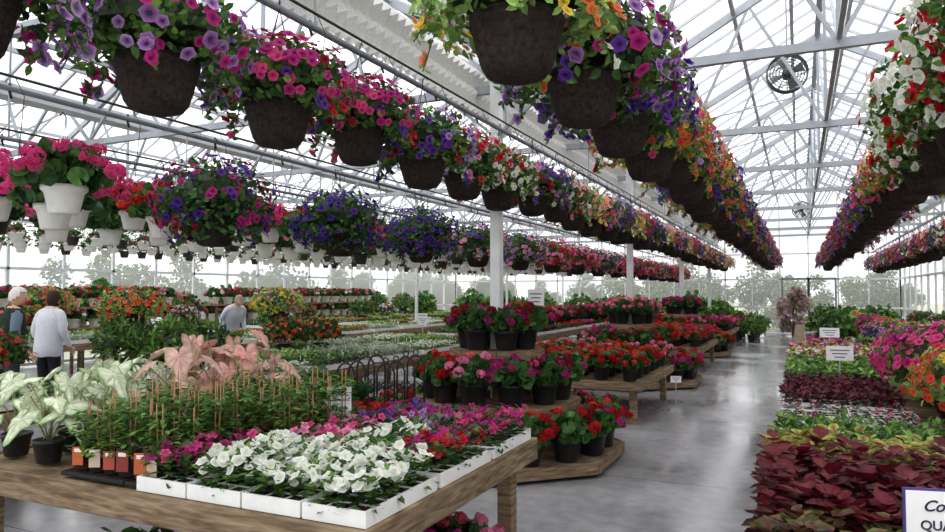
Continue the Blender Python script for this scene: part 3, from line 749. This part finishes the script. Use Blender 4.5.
for y in (-3.4,-1.15,1.15,3.4):
    for x in (-.18,.13): mb.box((x,y,0),(x+.05,y+.05,1.27),col,WOOD)
sh=mb.mesh('shelf')
WG=[geranium([c,c2],'white',.2,.14,12,.05,90,False) for c,c2 in ((RED,SALM),(PINK,WHITE),(HOTPINK,RED))]
for (sx,sy) in ((-12.8,8.),(-12.8,16.)):
    obj('plant_shelf',sh,(sx,sy,0))
    for z in (.901,1.301):
        for i in range(16): obj('potted_geranium',WG[(i+int(z*10))%3],(sx,sy-3.3+i*.44,z),i)

# ============================================================ RIGHT TABLE
bench('wooden_bench',-.12,1.75,1.25,12.2,.6)
RT=.613
def rbed(name,y0,y1,traycol=BT,x0=-.14,x1=1.72,**k):
    mb=MB();w=x1-x0;d=y1-y0
    nx=max(1,round(w/.53));ny=max(1,round(d/.3))
    for i in range(nx):
        for j in range(ny): tray(mb,-w/2+i*w/nx,-d/2+j*d/ny,w/nx-.01,d/ny-.01,.06,traycol)
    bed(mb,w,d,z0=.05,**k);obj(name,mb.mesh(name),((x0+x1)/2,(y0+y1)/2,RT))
rbed('coleus_flats',1.3,2.55,sp=.09,h=.24,ll=.065,nleaf=34,A=[C(84,98,48),C(100,116,56),C(76,30,34),C(62,80,40)],B=[C(88,24,34),C(120,50,50),C(58,14,24),C(92,26,36)],lt=BROAD,elev=.35,dim=.3)
rbed('burgundy_coleus_flats',2.57,3.4,sp=.09,h=.29,ll=.07,nleaf=34,A=[C(84,17,29),C(66,12,24),C(94,26,34)],B=[C(104,22,34),C(78,14,26),C(110,42,48)],lt=BROAD,elev=.35,dim=.25)
rbed('variegated_coleus_flats',3.42,3.95,sp=.09,h=.24,ll=.07,nleaf=30,A=[C(180,184,86),C(150,166,72)],B=[C(130,80,54),C(104,60,42)],lt=BROAD,elev=.35,dim=.4)
rbed('green_seedling_flats',3.97,4.95,sp=.07,h=.17,ll=.05,nleaf=22,A=GREENS+LGREEN[:1],elev=.6)
rbed('dark_begonia_flats',5.35,6.4,WT,x1=.8,sp=.15,h=.05,ll=.05,nleaf=12,A=[C(84,34,50),C(66,90,52)],ft=FLOR,fs=.02,nf=1,fc=[HOTPINK,PINK])
rbed('burgundy_foliage_flats',6.5,7.9,WT,x1=.75,sp=.09,h=.1,ll=.06,nleaf=18,A=[C(96,34,48),C(74,28,42)])
rbed('green_foliage_flats',8.0,9.9,x1=.75,sp=.09,h=.12,ll=.07,nleaf=16,A=LGREEN+GREENS)
rbed('pink_impatiens_flats',10.0,12.1,x1=.95,sp=.1,h=.13,ll=.07,nleaf=12,A=GREENS,ft=FLOR,fs=.032,nf=3,fc=[PINK,WHITE,YEL,MAGENTA])
R1=petunia_basket([HOTPINK,PINK,MAGENTA,HOTPINK],rx=.44,rz=.3,nfl=300,fs=.036,hang=False,lo=-.4,trail=False)
R2=petunia_basket([ORANGE,CORAL,YEL],rx=.4,rz=.28,nfl=300,fs=.03,hang=False,lo=-.4,trail=False,lcols=LGREEN)
R3=petunia_basket([PURPLE,LILAC,PINK],rx=.4,rz=.26,nfl=240,fs=.032,hang=False,lo=-.3,trail=False)
for (x,y,k,s) in ((1.12,5.55,R2,1.12),(1.12,6.5,R1,1.15),(1.52,6.2,R1,1.2),(1.5,5.45,R1,1.1),(1.1,7.4,R1,1.1),(1.5,7.2,R2,1.15),(1.15,8.3,R3,1.1),(1.5,8.2,R1,1.1),(1.2,9.3,R2,1.)):
    obj('petunia_planter',k,(x,y,.613),y,s)
bench('wooden_bench',-.12,1.75,13.4,24,.6);fill('bedding_flats',[B_PINK,B_GREEN,B_PURP,B_LIME,B_WHITE],-.05,1.7,13.45,23.9,RT)
for i in range(5): obj('petunia_planter',[R3,R2,R1][i%3],(1.3+.2*(i%2),13.9+i*1.6,.615),i,.8)
for (x,y) in ((.6,14.2),(.5,17)): obj('potted_shrub',GB,(x,y,RT+.02),x*9,.8)
bench('wooden_bench',2.5,3.1,4,24,.6);fill('bedding_flats',[B_GREEN,B_PINK,B_LIME],2.55,3.08,4.05,23.9,RT)
for i in range(12): obj('potted_shrub',[GB,PB,FERN,RB][i%4],(2.8,5+i*1.5,RT+.02),i,.7)
for i in range(14): obj('potted_shrub',[GB,FERN,PB,GB][i%4],(.7+(i%5)*.42,25+(i//5)*1.2,0),i,random.uniform(1.0,1.5))
for i in range(9): obj('potted_shrub',[GB,RB,FERN][i%3],(-2.4+(i%3)*.5,24.2+(i//3)*1.3,0),i,random.uniform(1.0,1.5))

# ============================================================ TREES OUTSIDE
def tree(cols,H=5,R=1.9,n=3000):
    mb=MB();mb.tube([(0,0,0),(.05,0,H*.3),(0,.08,H*.6)],[.14,.1,.05],C(96,80,66),WOOD,8)
    for k in range(5):
        a=k*1.26;mb.tube([(0,0,H*(.3+.06*k)),(math.cos(a)*R*.6,math.sin(a)*R*.6,H*.65)],[.05,.02],C(96,80,66),WOOD,5)
    cs=sph(16,-.9,1)*np.array([R*.7,R*.7,H*.4])+np.array([0,0,H*.5])
    c=cs[rng.integers(0,16,n)];P=c+sph(n)*R*.42*rng.uniform(.5,1,(n,1));A,_=jit(cols,n,.35)
    mb.inst(BROAD,frames(rng.normal(size=(n,3))),P,rng.uniform(.14,.28,n),A,A,LEAF);return mb.mesh('tree')
T1=tree([C(90,110,74),C(110,130,86)]);T2=tree([C(72,94,66),C(94,116,78)],6,2.3);T3=tree([C(200,160,180),C(150,150,110)],3,.9,1500)
for i in range(22): obj('garden_tree',[T1,T2][i%2],(-22+i*1.35+random.uniform(-.5,.5),35+random.uniform(-2,3),-.06),i*2.1,random.uniform(.36,.6))
for i in range(22): obj('garden_tree',[T2,T1][i%2],(-18.5+random.uniform(-1.5,1),0+i*1.7,-.06),i*1.9,random.uniform(.36,.6))
for i in range(8): obj('garden_tree',[T1,T2][i%2],(7.5+random.uniform(-1,1),8+i*4,-.06),i,random.uniform(.6,.9))
obj('potted_flowering_tree',T3,(-.2,28.7,.0),1,.6)

# ============================================================ FANS
def fan(D=.5):
    mb=MB();R=D/2;g=C(70,74,78)
    for yy in (-.06,.06):
        for q in (1,.85,.7,.55,.4,.22):
            mb.tube([(R*q*math.cos(t),yy*(1.3-q*.3),R*q*math.sin(t)) for t in np.linspace(0,2*math.pi,25)],.005 if q<1 else .01,g,MET,5)
        for k in range(12):
            a=k*math.pi/6;mb.tube([(.04*math.cos(a),yy*1.3,.04*math.sin(a)),(R*math.cos(a),yy,R*math.sin(a))],.004,g,MET,4)
    mb.tube([(0,-.1,0),(0,-.08,0),(0,.1,0),(0,.14,0)],[.04,.065,.065,.04],C(60,62,66),MET,14)
    for k in range(4):
        a=k*math.pi/2+.4;ca,sa=math.cos(a),math.sin(a)
        v=[(.05*ca-.02*sa,-.03,.05*sa+.02*ca),(.05*ca+.02*sa,.02,.05*sa-.02*ca),(R*.85*ca+.06*sa,.03,R*.85*sa-.06*ca),(R*.85*ca-.06*sa,-.03,R*.85*sa+.06*ca)]
        mb.one(T(v,[(0,1,2,3)],[0]*4),MET,C(110,114,118))
    mb.tube([(R*math.cos(t),0,R*math.sin(t)) for t in np.linspace(0,2*math.pi,25)],.014,g,MET,6)
    mb.beam((0,0,R),(0,0,R+.9),.02,.02,STEEL,MET)
    return mb.mesh('fan')
F=fan();obj('circulation_fan',F,(-.1,10.1,4.5),.1);obj('circulation_fan',F,(.1,23.0,4.05),0)

# ============================================================ SIGNS
def plain(name,c,rough=.5):
    m=bpy.data.materials.new(name);m.use_nodes=True;N=m.node_tree.nodes;b=N['Principled BSDF']
    no=N.new('ShaderNodeTexNoise');no.inputs['Scale'].default_value=8;r=N.new('ShaderNodeValToRGB')
    r.color_ramp.elements[0].color=(*(np.array(c)*.93),1);r.color_ramp.elements[1].color=(*c,1)
    m.node_tree.links.new(no.outputs['Fac'],r.inputs[0]);m.node_tree.links.new(r.outputs[0],b.inputs['Base Color']);b.inputs['Roughness'].default_value=rough;return m
M_INK=plain('sign_ink',C(40,36,70))
def sign(name,loc,rot,w,h,stake,lines,border=None,al='CENTER'):
    e=empty(name,loc,rot);mb=MB()
    if border is not None: mb.box((-w/2-.006,.001,-h/2-.006),(w/2+.006,.006,h/2+.006),border,PLA)
    mb.box((-w/2,-.003,-h/2),(w/2,.0009,h/2),C(246,246,248),PLA);mb.tube([(0,.012,-h/2-stake),(0,.012,h/2)],.006,C(200,200,200),PLA,6)
    if not lines:
        for i in range(3): mb.box((-w*.36+.02*i,-.0042,h*(.22-.24*i)-h*.035),(w*.36-.02*i,-.0031,h*(.22-.24*i)+h*.035),C(90,90,96),PLA)
    obj('board',mb.mesh('board'),parent=e)
    for (t,x,z,s,sh) in lines:
        cu=bpy.data.curves.new('lettering','FONT');cu.body=t;cu.size=s;cu.align_x=al;cu.shear=sh;cu.extrude=.0005;cu.offset=.0006
        cu.materials.append(M_INK);o=bpy.data.objects.new('lettering',cu);sc.collection.objects.link(o);o.parent=e;o.location=(x,-.004,z);o.rotation_euler=(math.pi/2,0,0)
    return e
sign('price_sign',(.345,2.05,1.02),math.radians(14),.24,.19,.3,[('Coleus',-.085,.048,.038,.4),('QUARTS',-.09,.003,.032,0),('$3.99',-.085,-.06,.034,0)],C(70,60,120),'LEFT')
sign('price_sign',(-2.33,3.24,.99),math.radians(36),.135,.165,.14,[('4" Pot',0,.035,.036,0),('Annual Bloomers',0,.005,.016,0),('$3.99',0,-.05,.038,0)])
for (x,y,z,r,w,h_) in ((-6.75,6.6,1.0,.6,.17,.12),(-6.0,10.8,1.1,.5,.18,.13),(-6.9,12.4,1.1,.5,.2,.14),(.35,7.75,1.0,.1,.24,.14),(.45,13.2,.92,.1,.3,.16),(-4.4,12.2,1.5,.3,.3,.3),(-5.0,4.95,.9,.5,.14,.09),(-9.4,8.1,1.1,.5,.2,.13),(-1.75,11.2,.25,.2,.16,.1)):
    sign('price_sign',(x,y,z),r,w,h_,.25,[])

# ============================================================ PEOPLE
def person(name,loc,yaw,jack,sleeve,pants,hair,H=1.68,lean=0,reach=.12,vest=False,long_hair=False,headturn=0):
    J=[(0,0,.95),(0,0,1.1),(0,-.01,1.3),(0,0,1.42),(0,.015,1.5),
       (.17,-.005,1.385),(.235,-.02,1.13),(.225,reach,.93),(-.17,-.005,1.385),(-.235,-.02,1.13),(-.225,reach,.93),
       (.095,0,.88),(.105,.02,.49),(.11,-.01,.09),(.125,.14,.04),(-.095,0,.88),(-.105,.05,.49),(-.11,.03,.09),(-.125,.18,.04)]
    E=[(0,1),(1,2),(2,3),(3,4),(3,5),(5,6),(6,7),(3,8),(8,9),(9,10),(0,11),(11,12),(12,13),(13,14),(0,15),(15,16),(16,17),(17,18)]
    Rr=[(.15,.12),(.155,.12),(.17,.125),(.09,.08),(.055,.055),(.075,.075),(.058,.058),(.036,.036),(.075,.075),(.058,.058),(.036,.036),(.1,.1),(.07,.07),(.048,.048),(.04,.035),(.1,.1),(.07,.07),(.048,.048),(.04,.035)]
    me=bpy.data.meshes.new('sk');me.from_pydata(J,E,[]);o=bpy.data.objects.new('sk',me);sc.collection.objects.link(o)
    o.modifiers.new('Skin','SKIN')
    for i,v in enumerate(me.skin_vertices[0].data): v.radius=Rr[i]; v.use_root=(i==0)
    su=o.modifiers.new('S','SUBSURF');su.levels=2
    dg=bpy.context.evaluated_depsgraph_get();ev=bpy.data.meshes.new_from_object(o.evaluated_get(dg))
    bpy.data.objects.remove(o)
    n=len(ev.vertices);co=np.zeros(n*3);ev.vertices.foreach_get('co',co);co=co.reshape(-1,3)
    faces=[tuple(p.vertices) for p in ev.polygons]
    mb=MB()
    grp={'j':[],'s':[],'p':[],'k':[],'b':[]}
    for f in faces:
        c=co[list(f)].mean(0)
        if c[2]>1.46: g='k'
        elif abs(c[0])>.19 and c[2]>.9: g='s'
        elif c[2]>.9: g='j'
        elif abs(c[0])>.18 and c[2]>.8: g='s'
        elif c[2]<.1: g='b'
        else: g='p'
        grp[g].append(f)
    sk=C(214,168,140)
    for g,(col,mt) in {'j':(jack,CLO),'s':(sleeve,CLO),'p':(pants,CLO),'k':(sk,SKIN),'b':(C(40,36,34),CLO)}.items():
        if grp[g]: mb.one(T(co,grp[g],[0]*n),mt,col,smooth=True)
    def ell(levels,col,seg=24):
        v=[];f=[]
        for (z,rx,ry,cy) in levels:
            for j in range(seg):
                a=2*math.pi*j/seg;v.append((rx*math.cos(a),cy+ry*math.sin(a),z+.006*math.sin(5*a)))
        for i in range(len(levels)-1):
            for j in range(seg):
                k=(j+1)%seg;f.append((i*seg+j,i*seg+k,(i+1)*seg+k,(i+1)*seg+j))
        mb.one(T(v,f,[0]*len(v)),CLO,col,smooth=True)
    ell([(.79,.185,.135,0),(.8,.2,.15,0),(.9,.205,.155,0),(1.02,.19,.145,0),(1.15,.19,.145,0),(1.3,.2,.145,-.005),(1.39,.17,.115,0),(1.44,.09,.085,0),(1.49,.075,.075,.01),(1.49,.066,.066,.01)],jack)
    for sx in (1,-1):
        w=np.array([sx*.225,reach,.93]);d=nrm(np.array([0,reach+.02,-.2]));lat=np.array([0,.8,.55])
        lat=nrm(lat-d*np.dot(lat,d))
        mb.tube([w-d*.02,w+d*.03,w+d*.06,w+d*.095],[.024,.032,.038,.034],sk,SKIN,10,.5)
        for q,(o_,l_) in enumerate(((-.027,.062),(-.009,.074),(.009,.07),(.026,.056))):
            b=w+d*.088+lat*o_;c1=b+d*l_*.5;c2=b+d*l_*.95+np.array([-sx*.02,0,0])
            mb.tube([b-d*.01,b,c1,c2],[.009,.009,.0085,.006],sk,SKIN,6)
        b=w+d*.035+lat*.03;mb.tube([b,b+lat*.025+d*.025,b+lat*.032+d*.055],[.011,.0105,.007],sk,SKIN,6)
    ct,st=math.cos(headturn),math.sin(headturn);Rh=np.array([[ct,-st,0],[st,ct,0],[0,0,1]])
    hc=np.array([0,.025,1.6]);V=SM.v*np.array([.076,.096,.118])
    V=V.copy();low=np.clip(-V[:,2]/.118,0,1);V[:,0]*=1-.3*low;V[:,1]=V[:,1]*(1-.15*low)+.015*low
    hd=T(V,[],[0]*len(V));hd.f=SM.f
    mb.one(hd,SKIN,sk,P=hc,R=Rh,smooth=True)
    def hp(p): return hc+Rh@np.array(p)
    mb.tube([hp((0,.088,.02)),hp((0,.108,-.012)),hp((0,.1,-.028))],[.008,.014,.008],sk,SKIN,8)
    for sx in (1,-1):
        mb.one(SM,SKIN,C(240,240,238),P=hp((sx*.03,.086,.012)),S=np.array([.011,.007,.007]),smooth=True)
        mb.one(SM,SKIN,C(50,36,28),P=hp((sx*.03,.0915,.012)),S=np.array([.005,.003,.005]),smooth=True)
        mb.tube([hp((sx*.015,.093,.032)),hp((sx*.045,.083,.032))],.004,hair,SKIN,5)
        mb.one(SM,SKIN,sk,P=hp((sx*.076,.0,-.005)),S=np.array([.009,.018,.03]),R=Rh,smooth=True)
    mb.tube([hp((-.022,.093,-.052)),hp((0,.1,-.053)),hp((.022,.093,-.052))],.004,C(176,96,90),SKIN,6)
    HV=SM.v*np.array([.086,.108,.128]);HV=HV*(1+.02*np.sin(HV[:,[0]]*160+HV[:,[2]]*90))
    keep={}
    for k,f in SM.f.items():
        cc=HV[f].mean(1);lo=-.11 if long_hair else -.06
        ok=((cc[:,1]<.03)&(cc[:,2]>lo)&((np.abs(cc[:,0])<.07)|(cc[:,2]>.01)|(cc[:,1]<-.02)))|(cc[:,2]>.062)
        keep[k]=f[ok]
    ht=T(HV,[],[0]*len(HV));ht.f=keep;mb.one(ht,CLO,hair,P=hc+np.array([0,-.004,.004]),R=Rh,smooth=True)
    if lean:
        for V in mb.V:
            z=V[:,2];w=np.clip((z-.9)/.25,0,1);w=w*w*(3-2*w);arm=(np.abs(V[:,0])>.185)&(z>.6);w=np.where(arm,1,w)
            a=-lean*w;y=V[:,1].copy();zz=V[:,2]-.95
            V[:,1]=y*np.cos(a)-zz*np.sin(a);V[:,2]=.95+y*np.sin(a)+zz*np.cos(a)
    e=empty(name,loc,yaw);b=obj('body',mb.mesh(name),parent=e);b.scale=(H/1.72,)*3
    return e
person('elderly_man',(-8.6,5.3,0),math.radians(-20),C(38,54,46),C(110,124,146),C(60,58,66),C(226,224,220),1.66,.08,.15,headturn=-.5)
person('woman_in_white_jacket',(-9.12,6.12,0),math.radians(15),C(214,216,226),C(214,216,226),C(40,40,46),C(58,46,42),1.62,.1,.16,long_hair=True,headturn=.3)
person('bending_customer',(-10.25,10.6,0),math.radians(-110),C(190,198,210),C(190,198,210),C(50,54,66),C(150,140,130),1.65,.55,.25)

# ============================================================ LIGHT / WORLD / CAMERA
w=bpy.data.worlds.new('overcast_sky');sc.world=w;w.use_nodes=True;N=w.node_tree.nodes;L=w.node_tree.links
bg=N['Background'];tc=N.new('ShaderNodeTexCoord');sx=N.new('ShaderNodeSeparateXYZ');L.new(tc.outputs['Generated'],sx.inputs[0])
r=N.new('ShaderNodeValToRGB');r.color_ramp.elements[0].position=0;r.color_ramp.elements[0].color=(.62,.63,.65,1);r.color_ramp.elements[1].position=.55;r.color_ramp.elements[1].color=(.98,.98,.99,1)
L.new(sx.outputs['Z'],r.inputs[0]);L.new(r.outputs[0],bg.inputs['Color']);bg.inputs['Strength'].default_value=2.1
su=bpy.data.lights.new('sun','SUN');su.energy=2.9;su.angle=.7;su.color=(1,.98,.95);so=bpy.data.objects.new('sun',su);sc.collection.objects.link(so);so.rotation_euler=(math.radians(28),math.radians(-18),0);so.location=(0,0,20)
cam=bpy.data.cameras.new('camera');co_=bpy.data.objects.new('camera',cam);sc.collection.objects.link(co_)
cam.sensor_width=36;cam.lens=700/945*36;co_.location=(0,0,1.6);co_.rotation_euler=(math.radians(92.13),0,math.radians(25));cam.clip_end=300;cam.clip_start=.05
sc.camera=co_
